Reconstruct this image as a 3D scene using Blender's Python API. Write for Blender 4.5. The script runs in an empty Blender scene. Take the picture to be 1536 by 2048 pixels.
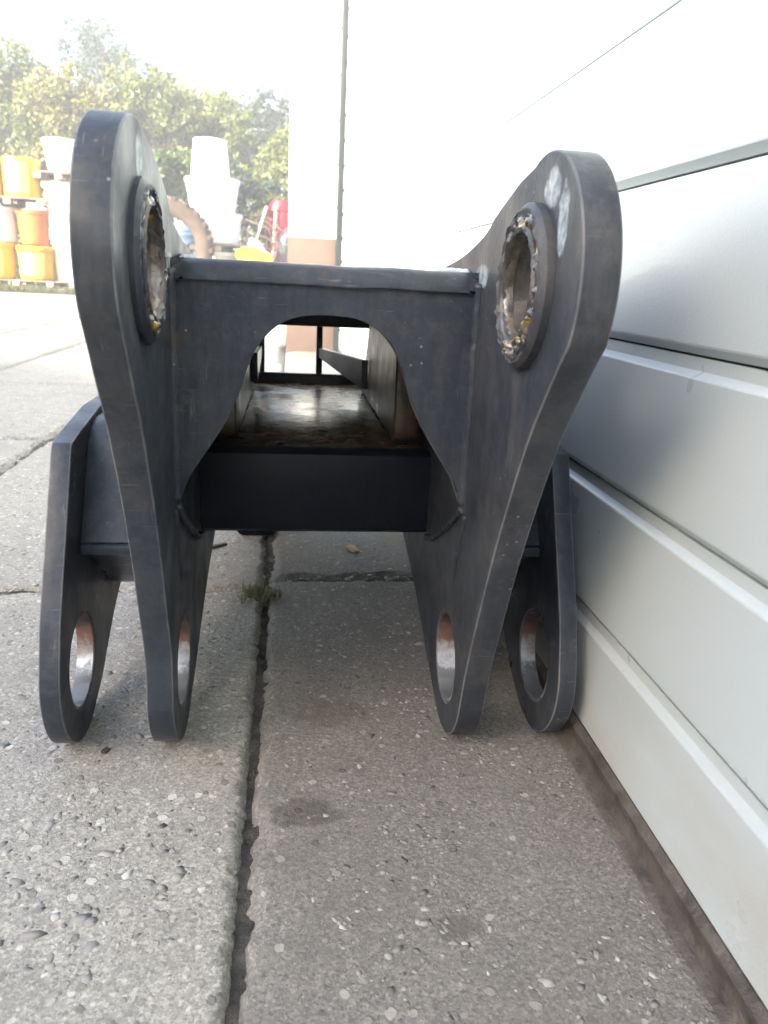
import bpy, bmesh, math, random
import numpy as np
from mathutils import Vector, Matrix, noise

sc = bpy.context.scene
COL = sc.collection
R = math.radians
random.seed(7)
rng = np.random.default_rng(11)

# ---------------------------------------------------------------- camera
cam_d = bpy.data.cameras.new("camera")
cam = bpy.data.objects.new("camera", cam_d)
COL.objects.link(cam)
yaw, pitch, roll = R(7.381), R(16.813), R(2.858)
fw = Vector((math.sin(yaw) * math.cos(pitch), math.cos(yaw) * math.cos(pitch), -math.sin(pitch)))
rt = Vector((math.cos(yaw), -math.sin(yaw), 0))
up = rt.cross(fw)
r2 = rt * math.cos(roll) + up * math.sin(roll)
u2 = -rt * math.sin(roll) + up * math.cos(roll)
m = Matrix.Identity(4)
for i in range(3):
    m[i][0], m[i][1], m[i][2] = r2[i], u2[i], -fw[i]
m.translation = (0, 0, 0.43)
cam.matrix_world = m
cam_d.sensor_fit = 'VERTICAL'
cam_d.sensor_height = 24
cam_d.sensor_width = 18
cam_d.lens = 1540 / 2048 * 24
cam_d.clip_start = 0.02
cam_d.clip_end = 2000
cam_d.dof.use_dof = True
cam_d.dof.focus_distance = 0.72
cam_d.dof.aperture_fstop = 8.0
sc.camera = cam

# ---------------------------------------------------------------- sky, sun, exposure
SUN_EL, SUN_AZ = R(24), R(50)          # light travels toward +Y rotated 50 deg toward +X
sdir = Vector((math.sin(SUN_AZ) * math.cos(SUN_EL), math.cos(SUN_AZ) * math.cos(SUN_EL), -math.sin(SUN_EL)))
world = bpy.data.worlds.new("World")
sc.world = world
world.use_nodes = True
wn = world.node_tree
wn.nodes.clear()
sky = wn.nodes.new('ShaderNodeTexSky')
sky.sky_type = 'NISHITA'
sky.sun_disc = False
sky.sun_elevation = SUN_EL
sky.sun_rotation = math.pi + SUN_AZ    # the sun stands behind and to the left of the camera
sky.dust_density = 3.0
sky.air_density = 1.0
sky.ozone_density = 1.0
bg = wn.nodes.new('ShaderNodeBackground')
bg.inputs['Strength'].default_value = 0.15
wo = wn.nodes.new('ShaderNodeOutputWorld')
wn.links.new(sky.outputs[0], bg.inputs[0])
wn.links.new(bg.outputs[0], wo.inputs[0])
sun_d = bpy.data.lights.new("sun", 'SUN')
sun_d.energy = 5.0
sun_d.angle = R(0.7)
sun_d.color = (1.0, 0.955, 0.88)
sun = bpy.data.objects.new("sun", sun_d)
COL.objects.link(sun)
sun.rotation_euler = sdir.to_track_quat('-Z', 'Y').to_euler()
sun.location = (-6, -6, 8)
vs = sc.view_settings
vs.view_transform = 'Standard'
vs.look = 'None'
vs.gamma = 1
vs.use_curve_mapping = False
vs.exposure = 2.55
sc.cycles.adaptive_threshold = .02
sc.cycles.max_bounces = 7
sc.cycles.diffuse_bounces = 4
sc.cycles.glossy_bounces = 4
sc.cycles.transmission_bounces = 3
sc.cycles.caustics_reflective = False
sc.cycles.caustics_refractive = False

# ---------------------------------------------------------------- material helpers
def new_mat(name):
    mt = bpy.data.materials.new(name)
    mt.use_nodes = True
    nt = mt.node_tree
    nt.nodes.clear()
    out = nt.nodes.new('ShaderNodeOutputMaterial')
    b = nt.nodes.new('ShaderNodeBsdfPrincipled')
    nt.links.new(b.outputs[0], out.inputs[0])
    return mt, nt, b

class NT:
    def __init__(s, nt):
        s.nt = nt
        s.co = nt.nodes.new('ShaderNodeTexCoord').outputs['Object']
    def lk(s, a, b): s.nt.links.new(a, b)
    def mp(s, scale=(1, 1, 1), loc=(0, 0, 0)):
        n = s.nt.nodes.new('ShaderNodeMapping')
        n.inputs['Scale'].default_value = scale
        n.inputs['Location'].default_value = loc
        s.lk(s.co, n.inputs[0])
        return n.outputs[0]
    def noise(s, scale, detail=4, rough=.55, vec=None, dist=0):
        n = s.nt.nodes.new('ShaderNodeTexNoise')
        n.inputs['Scale'].default_value = scale
        n.inputs['Detail'].default_value = detail
        n.inputs['Roughness'].default_value = rough
        n.inputs['Distortion'].default_value = dist
        s.lk(vec if vec else s.co, n.inputs['Vector'])
        return n.outputs['Fac']
    def vor(s, scale, feature='F1', vec=None, rnd=1):
        n = s.nt.nodes.new('ShaderNodeTexVoronoi')
        n.feature = feature
        n.inputs['Scale'].default_value = scale
        n.inputs['Randomness'].default_value = rnd
        s.lk(vec if vec else s.co, n.inputs['Vector'])
        return n
    def ramp(s, fac, a, b, c0=(0, 0, 0, 1), c1=(1, 1, 1, 1)):
        n = s.nt.nodes.new('ShaderNodeValToRGB')
        e = n.color_ramp.elements
        e[0].position, e[1].position = a, b
        e[0].color, e[1].color = c0, c1
        s.lk(fac, n.inputs[0])
        return n.outputs[0]
    def stops(s, fac, st):
        n = s.nt.nodes.new('ShaderNodeValToRGB')
        e = n.color_ramp.elements
        while len(e) < len(st): e.new(.5)
        for k, (p, c) in enumerate(st):
            e[k].position = p
            e[k].color = (*c, 1)
        s.lk(fac, n.inputs[0])
        return n.outputs[0]
    def mix(s, fac, a, b, mode='MIX'):
        n = s.nt.nodes.new('ShaderNodeMix')
        n.data_type = 'RGBA'
        n.blend_type = mode
        for sock, v in ((n.inputs[0], fac), (n.inputs[6], a), (n.inputs[7], b)):
            if isinstance(v, (int, float)): sock.default_value = v
            elif isinstance(v, tuple): sock.default_value = (*v[:3], 1)
            else: s.lk(v, sock)
        return n.outputs[2]
    def math(s, op, a, b=0.0, clamp=False):
        n = s.nt.nodes.new('ShaderNodeMath')
        n.operation = op
        n.use_clamp = clamp
        for sock, v in ((n.inputs[0], a), (n.inputs[1], b)):
            if isinstance(v, (int, float)): sock.default_value = v
            else: s.lk(v, sock)
        return n.outputs[0]
    def sep(s, vec=None):
        n = s.nt.nodes.new('ShaderNodeSeparateXYZ')
        s.lk(vec if vec else s.co, n.inputs[0])
        return n.outputs
    def island(s):
        return s.nt.nodes.new('ShaderNodeNewGeometry').outputs['Random Per Island']
    def objrand(s):
        return s.nt.nodes.new('ShaderNodeObjectInfo').outputs['Random']
    def bump(s, h, strength, dist, bsdf, prev=None):
        n = s.nt.nodes.new('ShaderNodeBump')
        n.inputs['Strength'].default_value = strength
        n.inputs['Distance'].default_value = dist
        s.lk(h, n.inputs['Height'])
        if prev: s.lk(prev, n.inputs['Normal'])
        s.lk(n.outputs[0], bsdf.inputs['Normal'])
        return n.outputs[0]

M = {}

def steel_paint(name, base, dust, dust_amt, rough, chips=True, spots=(), tips=False, spec=.26):
    mt, nt, b = new_mat(name)
    n = NT(nt)
    big = n.noise(9, 5, .65)
    fine = n.noise(85, 5, .7)
    mott = n.noise(31, 6, .7, dist=.6)
    smear = n.noise(1, 5, .65, n.mp((75, 75, 7)))
    d = n.math('MULTIPLY', n.ramp(big, .36, .66), n.ramp(smear, .34, .70))
    d = n.math('MULTIPLY', d, dust_amt)
    col = n.mix(n.ramp(mott, .34, .66), tuple(c * .82 for c in base), tuple(c * 1.16 for c in base))
    col = n.mix(d, col, dust)
    col = n.mix(n.math('MULTIPLY', n.ramp(fine, .50, .72), .30), col, dust)
    if chips:
        rust = n.math('MULTIPLY', n.ramp(n.noise(15, 6, .72), .60, .68), n.ramp(n.noise(5, 3), .46, .60))
        col = n.mix(n.math('MULTIPLY', rust, .6), col, (.085, .06, .045))
        c = n.math('MULTIPLY', n.ramp(n.noise(42, 6, .75), .655, .69), n.ramp(n.noise(6.5, 2), .46, .58))
        col = n.mix(n.math('MULTIPLY', c, .65), col, (.22, .21, .20))
        sp = n.ramp(n.vor(95).outputs['Distance'], .08, .13, (1, 1, 1, 1), (0, 0, 0, 1))
        sp = n.math('MULTIPLY', sp, n.ramp(n.noise(16, 3), .57, .62))
        col = n.mix(n.math('MULTIPLY', sp, .45), col, (.36, .36, .36))
        for k, mpv in enumerate(((35, 900, 22), (500, 60, 30), (30, 420, 420))):
            scr = n.ramp(n.noise(1, 2, .5, n.mp(mpv, (k * 3.1, k * 1.7, k))), .66, .71)
            scr = n.math('MULTIPLY', scr, n.ramp(n.noise(8 + k * 2, 2), .50, .60))
            col = n.mix(n.math('MULTIPLY', scr, .22), col, (.24, .24, .25))
    if tips:      # paint still fresh and dark on the lug ends
        zz = n.math('ADD', n.sep()[2], n.math('MULTIPLY', n.math('SUBTRACT', n.noise(13, 4), .5), .10))
        col = n.mix(n.math('MULTIPLY', n.ramp(zz, .085, .105, (1, 1, 1, 1), (0, 0, 0, 1)), .75), col, (.024, .029, .038))
    for (sy, sz, ry, rz_, sd) in spots:      # paint ground off down to bright weld metal
        _, yy, z_ = n.sep(n.mp((1, 1, 1), (0, CY - sy, -sz)))
        d2 = n.math('ADD', n.math('POWER', n.math('DIVIDE', yy, ry), 2.0), n.math('POWER', n.math('DIVIDE', z_, rz_), 2.0))
        d2 = n.math('ADD', d2, n.math('MULTIPLY', n.math('SUBTRACT', n.noise(90 + sd * 9, 5, .65), .5), 1.9))
        mk = n.ramp(d2, .55, 1.0, (1, 1, 1, 1), (0, 0, 0, 1))
        tone = n.stops(n.noise(70 + sd * 7, 5, .7), [(.35, (.10, .11, .12)), (.5, (.26, .29, .31)), (.68, (.55, .60, .62))])
        col = n.mix(n.math('MULTIPLY', mk, .9), col, tone)
    n.lk(col, b.inputs['Base Color'])
    n.lk(n.ramp(n.noise(22, 4), .3, .8, (rough - .1,) * 3 + (1,), (rough + .18,) * 3 + (1,)), b.inputs['Roughness'])
    b.inputs['Specular IOR Level'].default_value = spec
    h = n.math('ADD', n.math('MULTIPLY', n.noise(160, 4, .6), .5), n.math('MULTIPLY', n.noise(24, 3), 1.0))
    n.bump(h, .35, .0022, b)
    return mt

M['paint'] = steel_paint('charcoal_paint', (.025, .031, .042), (.100, .096, .092), .42, .36)
CY = .70
M['paint_right'] = steel_paint('right_plate_paint', (.029, .034, .044), (.130, .121, .109), .60, .40, True, [(.487, .488, .016, .013, 1), (.462, .468, .010, .022, 2), (.650, .436, .022, .010, 3), (.656, .40, .005, .05, 4)], True)
M['paint_left'] = steel_paint('left_plate_paint', (.027, .034, .046), (.112, .102, .088), .52, .40, True, [(.545, .497, .012, .016, 1), (.66, .435, .02, .008, 3)], True)
M['paint_dusty'] = steel_paint('dusty_paint', (.040, .043, .050), (.15, .136, .12), .8, .5)
mt = steel_paint('worn_plate_edge', (.075, .08, .09), (.22, .21, .20), .9, .42)
M['edge'] = mt
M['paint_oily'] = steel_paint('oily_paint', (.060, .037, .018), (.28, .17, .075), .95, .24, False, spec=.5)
M['cheek'] = steel_paint('sun_tinted_cheek', (.075, .043, .020), (.25, .15, .065), .8, .36, False, spec=.5)  # amber sunlight on the cheek plates put into their brown colour
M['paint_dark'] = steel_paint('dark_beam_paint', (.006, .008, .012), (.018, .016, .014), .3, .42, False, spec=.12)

def rust_bore(name, zc, h):
    mt, nt, b = new_mat(name)
    n = NT(nt)
    z = n.sep()[2]
    t = n.math('ADD', n.math('DIVIDE', n.math('SUBTRACT', z, zc), h), n.math('MULTIPLY', n.math('SUBTRACT', n.noise(60, 5, .7), .5), 1.5))
    t = n.math('ADD', n.math('MULTIPLY', t, .5), .5, True)
    col = n.stops(t, [(.22, (.17, .18, .19)), (.32, (.46, .48, .51)), (.47, (.30, .27, .25)), (.56, (.19, .10, .075)), (.85, (.075, .05, .045))])
    n.lk(col, b.inputs['Base Color'])
    n.lk(n.ramp(t, .4, .6, (.45, .45, .45, 1), (.05, .05, .05, 1)), b.inputs['Metallic'])
    n.lk(n.ramp(n.noise(90, 3), .3, .7, (.35,) * 3 + (1,), (.65,) * 3 + (1,)), b.inputs['Roughness'])
    n.bump(n.noise(150, 4), .4, .001, b)
    return mt
M['lug_bore'] = rust_bore('worn_lug_bore', .068, .045)

mt, nt, b = new_mat('boss_bare_steel')
n = NT(nt)
col = n.stops(n.noise(34, 6, .65), [(.3, (.035, .032, .029)), (.5, (.075, .069, .064)), (.7, (.15, .14, .128))])
n.lk(col, b.inputs['Base Color'])
b.inputs['Metallic'].default_value = .35
n.lk(n.ramp(n.noise(40, 3), .3, .7, (.32,) * 3 + (1,), (.6,) * 3 + (1,)), b.inputs['Roughness'])
n.bump(n.noise(140, 5, .7), .7, .002, b)
M['boss'] = mt

mt, nt, b = new_mat('weld_metal')
n = NT(nt)
col = n.stops(n.noise(26, 5, .6), [(.36, (.036, .04, .048)), (.60, (.065, .068, .074)), (.74, (.24, .26, .28))])
n.lk(col, b.inputs['Base Color'])
b.inputs['Metallic'].default_value = .3
b.inputs['Roughness'].default_value = .42
n.bump(n.noise(200, 3), .5, .001, b)
M['weld'] = mt

mt, nt, b = new_mat('bare_weld_silver')
n = NT(nt)
col = n.stops(n.noise(60, 5, .65), [(.3, (.16, .165, .17)), (.5, (.36, .38, .40)), (.7, (.62, .66, .68))])
n.lk(col, b.inputs['Base Color'])
b.inputs['Metallic'].default_value = .45
b.inputs['Roughness'].default_value = .38
n.bump(n.noise(120, 4), .6, .002, b)
M['silver'] = mt

mt, nt, b = new_mat('grease')
n = NT(nt)
col = n.stops(n.noise(55, 4, .6), [(.34, (.028, .024, .02)), (.46, (.065, .053, .038)), (.53, (.13, .115, .095)), (.58, (.12, .075, .02)), (.63, (.30, .20, .015)), (.74, (.38, .28, .03))])
n.lk(col, b.inputs['Base Color'])
b.inputs['Roughness'].default_value = .12
b.inputs['Coat Weight'].default_value = .6
n.bump(n.noise(420, 3), .35, .001, b)
M['grease'] = mt

# concrete slabs
def concrete(name, base, peb, amount, stain, spots=()):
    mt, nt, b = new_mat(name)
    n = NT(nt)
    big = n.noise(3.2, 5, .6)
    mid = n.noise(19, 5, .65)
    grit = n.noise(330, 3, .75)
    cell = n.sep(n.vor(520).outputs['Color'])          # sand and fine gravel grains
    col = n.stops(cell[0], [(.0, tuple(c * .45 for c in base)), (.3, tuple(c * .85 for c in base)), (.7, tuple(c * 1.1 for c in base)), (1, tuple(min(1, c * 1.75) for c in base))])
    col = n.mix(.35, col, base)
    fleck = n.noise(150, 4, .75)
    col = n.mix(n.math('MULTIPLY', n.ramp(fleck, .56, .64), .6), col, tuple(min(1, c * 1.6) for c in base))
    col = n.mix(n.math('MULTIPLY', n.ramp(n.noise(120, 4, .75, n.mp((1, 1, 1), (4, 2, 1))), .57, .66), .6), col, tuple(c * .42 for c in base))
    col = n.mix(n.math('MULTIPLY', n.ramp(grit, .45, .7), .5), col, tuple(c * .5 for c in base))
    col = n.mix(n.math('MULTIPLY', n.ramp(mid, .46, .72), .5), col, tuple(c * .6 for c in base))
    col = n.mix(n.math('MULTIPLY', n.ramp(big, .50, .72), .6), col, stain)
    vo = n.vor(75)
    c3 = n.sep(vo.outputs['Color'])
    pick = n.ramp(c3[0], 1 - amount, 1 - amount + .04)
    wob = n.math('ADD', vo.outputs['Distance'], n.math('MULTIPLY', n.math('SUBTRACT', n.noise(190, 2), .5), .35))
    mk = n.math('MULTIPLY', n.ramp(wob, .24, .33, (1, 1, 1, 1), (0, 0, 0, 1)), pick)
    tone = n.stops(c3[1], [(.1, tuple(p * .4 for p in peb)), (.45, tuple(p * .8 for p in peb)), (.95, tuple(min(.75, p * 1.45) for p in peb))])
    col = n.mix(n.math('MULTIPLY', mk, .8), col, tone)
    v2 = n.vor(135, vec=n.mp((1, 1, 1), (3, 5, 1)))
    c4 = n.sep(v2.outputs['Color'])
    w2 = n.math('ADD', v2.outputs['Distance'], n.math('MULTIPLY', n.math('SUBTRACT', n.noise(300, 2), .5), .4))
    m2 = n.math('MULTIPLY', n.ramp(w2, .22, .34, (1, 1, 1, 1), (0, 0, 0, 1)), n.ramp(c4[0], 1 - amount, 1 - amount + .05))
    t2 = n.stops(c4[1], [(.1, tuple(p * .35 for p in peb)), (.5, tuple(p * .9 for p in peb)), (.95, tuple(min(.75, p * 1.5) for p in peb))])
    col = n.mix(n.math('MULTIPLY', m2, .75), col, t2)
    for (sx, sy, r_, c_) in spots:       # oil and rust stains
        a_, b_, _ = n.sep(n.mp((1, 1, 1), (-sx, -sy, 0)))
        d2 = n.math('ADD', n.math('POWER', n.math('DIVIDE', a_, r_), 2.0), n.math('POWER', n.math('DIVIDE', b_, r_ * .6), 2.0))
        d2 = n.math('ADD', d2, n.math('MULTIPLY', n.math('SUBTRACT', n.noise(48, 4, .6), .5), 2.4))
        col = n.mix(n.math('MULTIPLY', n.ramp(d2, .4, 1.0, (1, 1, 1, 1), (0, 0, 0, 1)), .62), col, c_)
    n.lk(col, b.inputs['Base Color'])
    b.inputs['Roughness'].default_value = .8
    h = n.math('ADD', n.math('MULTIPLY', mk, .45), n.math('MULTIPLY', fleck, .9))
    h = n.math('ADD', h, n.math('MULTIPLY', mid, 1.2))
    n.bump(h, .65, .0024, b)
    return mt
M['slab_peb'] = concrete('exposed_aggregate_concrete', (.285, .270, .238), (.36, .34, .30), .55, (.18, .168, .147))
M['slab_worn'] = concrete('worn_concrete', (.185, .172, .152), (.25, .234, .206), .25, (.13, .115, .095), [(.018, .545, .034, (.06, .05, .04)), (.045, .70, .05, (.12, .10, .075)), (.12, .42, .02, (.09, .08, .07)), (.2, 1.25, .06, (.17, .14, .09))])

mt, nt, b = new_mat('pebbles')
n = NT(nt)
col = n.stops(n.island(), [(0, (.10, .095, .09)), (.3, (.20, .193, .18)), (.70, (.32, .302, .272)), (.94, (.40, .38, .345)), (1, (.55, .53, .49))])
col = n.mix(n.math('MULTIPLY', n.noise(120, 4), .5), col, (.16, .15, .135))
n.lk(col, b.inputs['Base Color'])
b.inputs['Roughness'].default_value = .6
n.bump(n.noise(400, 3), .4, .001, b)
M['pebble'] = mt

mt, nt, b = new_mat('joint_dirt')
n = NT(nt)
col = n.stops(n.noise(40, 6, .65), [(.3, (.03, .027, .023)), (.5, (.075, .068, .058)), (.66, (.14, .128, .11)), (.8, (.24, .225, .20))])
n.lk(col, b.inputs['Base Color'])
b.inputs['Roughness'].default_value = .95
n.bump(n.noise(90, 6, .7), 1, .012, b)
M['dirt'] = mt

mt, nt, b = new_mat('yard_concrete')
n = NT(nt)
col = n.stops(n.noise(1.3, 6, .6), [(.3, (.22, .215, .2)), (.55, (.30, .295, .28)), (.75, (.36, .35, .33))])
col = n.mix(n.math('MULTIPLY', n.ramp(n.noise(60, 4), .5, .7), .35), col, (.16, .15, .14))
n.lk(col, b.inputs['Base Color'])
b.inputs['Roughness'].default_value = .85
n.bump(n.noise(60, 5, .7), .5, .006, b)
M['yard'] = mt

# door paint
mt, nt, b = new_mat('white_door_paint')
n = NT(nt)
x, y, z = n.sep()
low = n.math('SUBTRACT', 1, n.math('DIVIDE', z, .17), True)
dirt = n.math('MULTIPLY', n.ramp(n.noise(1, 5, .6, n.mp((1, 5, 16))), .36, .72), low)
col = n.mix(n.math('MULTIPLY', dirt, .75), (.425, .468, .472), (.30, .235, .16))
streak = n.ramp(n.noise(1, 4, .6, n.mp((1, 26, 2.2))), .5, .8)
col = n.mix(n.math('MULTIPLY', streak, .12), col, (.45, .42, .37))
sp = n.ramp(n.vor(17, vec=n.mp((1, 1, .6))).outputs['Distance'], .022, .034, (1, 1, 1, 1), (0, 0, 0, 1))
sp = n.math('MULTIPLY', sp, n.ramp(n.noise(5, 2), .42, .5))
col = n.mix(n.math('MULTIPLY', sp, .75), col, (.10, .09, .08))
n.lk(col, b.inputs['Base Color'])
n.lk(n.ramp(n.noise(12, 4), .3, .7, (.27,) * 3 + (1,), (.38,) * 3 + (1,)), b.inputs['Roughness'])
p = n.bump(n.noise(1, 2, .5, n.mp((1, 3, 4))), .18, .02, b)
n.bump(n.noise(330, 3, .6), .22, .0014, b, p)
M['door'] = mt

def plain(name, col, rough=.6, var=.25, scale=12, metal=0, bump=.3, bd=.004, spec=None):
    mt, nt, b = new_mat(name)
    n = NT(nt)
    f = n.noise(scale, 5, .6)
    c = n.mix(n.ramp(f, .3, .7), tuple(v * (1 - var) for v in col), tuple(min(.9, v * (1 + var)) for v in col))
    c = n.mix(n.math('MULTIPLY', n.ramp(n.noise(scale * .35, 4), .5, .75), .3), c, tuple(v * .6 for v in col))
    n.lk(c, b.inputs['Base Color'])
    b.inputs['Roughness'].default_value = rough
    b.inputs['Metallic'].default_value = metal
    if bump: n.bump(n.noise(scale * 5, 4), bump, bd, b)
    return mt
M['seal'] = plain('rubber_seal', (.075, .064, .053), .7, .55, 45, bump=.6)
M['track'] = plain('grey_metal_track', (.016, .021, .021), .5, .2, 10)
M['render_white'] = plain('white_render', (.74, .73, .69), .85, .05, 6)
M['plinth'] = plain('brown_plinth', (.105, .068, .050), .8, .12, 8)
M['roof'] = plain('grey_roof', (.12, .12, .125), .7)
M['shade_barn'] = plain('grey_cladding', (.42, .41, .39), .7, .1, 3)
M['shade_barn_door'] = plain('shade_barn_green', (.07, .12, .09), .6, .15, 3)
M['yellow'] = plain('yellow_plastic', (.52, .32, .004), .42, .14, 4, bump=.1)
M['white_tub'] = plain('white_plastic', (.74, .74, .71), .45, .05, 4, bump=.1)
M['pale_tub'] = plain('pale_grey_plastic', (.52, .55, .54), .45, .08, 4, bump=.1)
M['cream'] = plain('cream_plastic', (.66, .60, .48), .5, .08, 4, bump=.1)
M['orange'] = plain('orange_plastic', (.40, .12, .012), .5, .15, 5, bump=.1)
M['label'] = plain('faded_label', (.56, .42, .09), .6, .08, 6, bump=0)
M['wood'] = plain('weathered_wood', (.25, .18, .12), .8, .35, 9)
M['wood_pale'] = plain('pale_wood', (.50, .40, .29), .7, .2, 9)
M['tyre'] = plain('muddy_tyre', (.075, .050, .031), .85, .35, 6)
M['blue'] = plain('blue_grey_plastic', (.07, .11, .17), .4, .2, 6)
M['red'] = plain('red_metal', (.32, .006, .013), .45, .2, 5)
M['black'] = plain('black_plastic', (.025, .027, .03), .4, .3, 12)
M['wire'] = plain('rusty_wire', (.08, .06, .045), .7, .3, 20)
M['lid'] = plain('yellow_lid', (.55, .47, .01), .4, .1, 6, bump=.1)
M['bark'] = plain('bark', (.11, .085, .065), .9, .4, 6, bump=1, bd=.03)
M['twig'] = plain('dark_twig', (.06, .045, .035), .8, .3, 30)
M['chip'] = plain('wood_chip', (.42, .25, .12), .7, .2, 60)

def leafmat(name, c0, c1, c2):
    mt, nt, b = new_mat(name)
    n = NT(nt)
    col = n.stops(n.island(), [(0, c0), (.55, c1), (1, c2)])
    n.lk(col, b.inputs['Base Color'])
    b.inputs['Roughness'].default_value = .5
    out = [x for x in nt.nodes if x.type == 'OUTPUT_MATERIAL'][0]
    tr = nt.nodes.new('ShaderNodeBsdfTranslucent')
    n.lk(n.mix(.5, col, (.16, .2, .03)), tr.inputs[0])
    mx = nt.nodes.new('ShaderNodeMixShader')
    mx.inputs[0].default_value = .32
    n.lk(b.outputs[0], mx.inputs[1]); n.lk(tr.outputs[0], mx.inputs[2]); n.lk(mx.outputs[0], out.inputs[0])
    return mt
M['leaf_olive'] = leafmat('olive_leaves', (.055, .075, .012), (.13, .155, .03), (.24, .25, .06))
M['leaf_green'] = leafmat('green_leaves', (.03, .06, .012), (.08, .13, .022), (.16, .20, .04))
M['leaf_blue'] = leafmat('blue_green_leaves', (.03, .05, .035), (.055, .085, .06), (.10, .13, .09))
M['leaf_dry'] = leafmat('dry_leaves', (.10, .10, .02), (.20, .19, .045), (.32, .29, .09))
M['grass'] = leafmat('grass_blades', (.07, .085, .03), (.13, .13, .055), (.22, .19, .10))

# ---------------------------------------------------------------- geometry helpers
def empty(name, loc, rz=0, **kw):
    o = bpy.data.objects.new(name, None)
    COL.objects.link(o)
    o.empty_display_size = .1
    o.location = loc
    o.rotation_euler = (0, 0, rz)
    for k, v in kw.items(): o[k] = v
    return o

def link(name, me, mat, parent=None, loc=(0, 0, 0), **kw):
    o = bpy.data.objects.new(name, me)
    if mat and not me.materials:
        me.materials.append(M[mat])
        if name in ('side_plate', 'lug_plate', 'front_plate'): me.materials.append(M['edge'])
    COL.objects.link(o)
    if parent: o.parent = parent
    o.location = loc
    for k, v in kw.items(): o[k] = v
    return o

def mesh(name, vs, fs, smooth=False):
    me = bpy.data.meshes.new(name)
    me.from_pydata([tuple(v) for v in vs], [], fs)
    if smooth: me.shade_smooth()
    me.update()
    return me

def bm_mesh(name, bm, smooth=False, angle=None):
    me = bpy.data.meshes.new(name)
    bmesh.ops.recalc_face_normals(bm, faces=bm.faces)
    bm.to_mesh(me)
    bm.free()
    if angle is not None:
        me.shade_smooth()
        me.set_sharp_from_angle(angle=R(angle))
    elif smooth: me.shade_smooth()
    return me

def extr(name, outer, holes, axis, a, c, bev=.0015, res=3, edge=False):
    """flat plate: 2D outline with holes, extruded between a and c along an axis, with rounded edges.
    axis 'X': outline in (Y,Z); axis 'Y': outline in (X,Z); axis 'Z': outline in (X,Y)"""
    cu = bpy.data.curves.new(name, 'CURVE')
    cu.dimensions = '2D'
    cu.fill_mode = 'BOTH'
    for pts in [outer] + list(holes):
        sp = cu.splines.new('POLY')
        sp.points.add(len(pts) - 1)
        for p, q in zip(sp.points, pts): p.co = (q[0], q[1], 0, 1)
        sp.use_cyclic_u = True
    cu.extrude = max(0, (c - a) / 2 - bev)
    cu.bevel_depth = bev
    cu.bevel_resolution = res
    cu.offset = -bev
    o = bpy.data.objects.new(name, cu)
    me = bpy.data.meshes.new_from_object(o)
    bpy.data.objects.remove(o)
    bpy.data.curves.remove(cu)
    mid = (a + c) / 2
    co = np.empty(len(me.vertices) * 3, 'f')
    me.vertices.foreach_get('co', co)
    co = co.reshape(-1, 3)
    u, v, w = co[:, 0].copy(), co[:, 1].copy(), co[:, 2].copy()
    if axis == 'X': new = np.stack([w + mid, u, v], 1)
    elif axis == 'Y': new = np.stack([u, mid - w, v], 1)
    else: new = np.stack([u, v, w + mid], 1)
    me.vertices.foreach_set('co', new.ravel())
    me.name = name
    me.materials.clear()
    me.shade_smooth()
    me.set_sharp_from_angle(angle=R(35))
    me.update()
    if edge:      # the rounded arrises are worn brighter than the faces
        ax = {'X': 0, 'Y': 1, 'Z': 2}[axis]
        for p in me.polygons:
            if .12 < abs(p.normal[ax]) < .97: p.material_index = 1
    return me

def arc(cx, cy, r, a0, a1, n):
    return [(cx + r * math.cos(R(a0 + (a1 - a0) * i / n)), cy + r * math.sin(R(a0 + (a1 - a0) * i / n))) for i in range(n + 1)]

def circle(cx, cy, r, n=48):
    return arc(cx, cy, r, 0, 360, n)[:-1]

def smooth_path(pts, n=6):
    """Catmull-Rom through 2D points"""
    out = []
    P = [pts[0]] + list(pts) + [pts[-1]]
    for i in range(1, len(P) - 2):
        p0, p1, p2, p3 = [np.array(P[i + k], float) for k in (-1, 0, 1, 2)]
        for t in np.linspace(0, 1, n, endpoint=False):
            out.append(tuple(.5 * ((2 * p1) + (-p0 + p2) * t + (2 * p0 - 5 * p1 + 4 * p2 - p3) * t * t + (-p0 + 3 * p1 - 3 * p2 + p3) * t ** 3)))
    out.append(tuple(pts[-1]))
    return out

def box_me(name, x0, x1, y0, y1, z0, z1, bev=.002, seg=2):
    bm = bmesh.new()
    bmesh.ops.create_cube(bm, size=1)
    for v in bm.verts:
        v.co = (x0 + (v.co.x + .5) * (x1 - x0), y0 + (v.co.y + .5) * (y1 - y0), z0 + (v.co.z + .5) * (z1 - z0))
    if bev: bmesh.ops.bevel(bm, geom=bm.edges[:], offset=bev, segments=seg, affect='EDGES', profile=.5)
    return bm_mesh(name, bm, angle=35)

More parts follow.
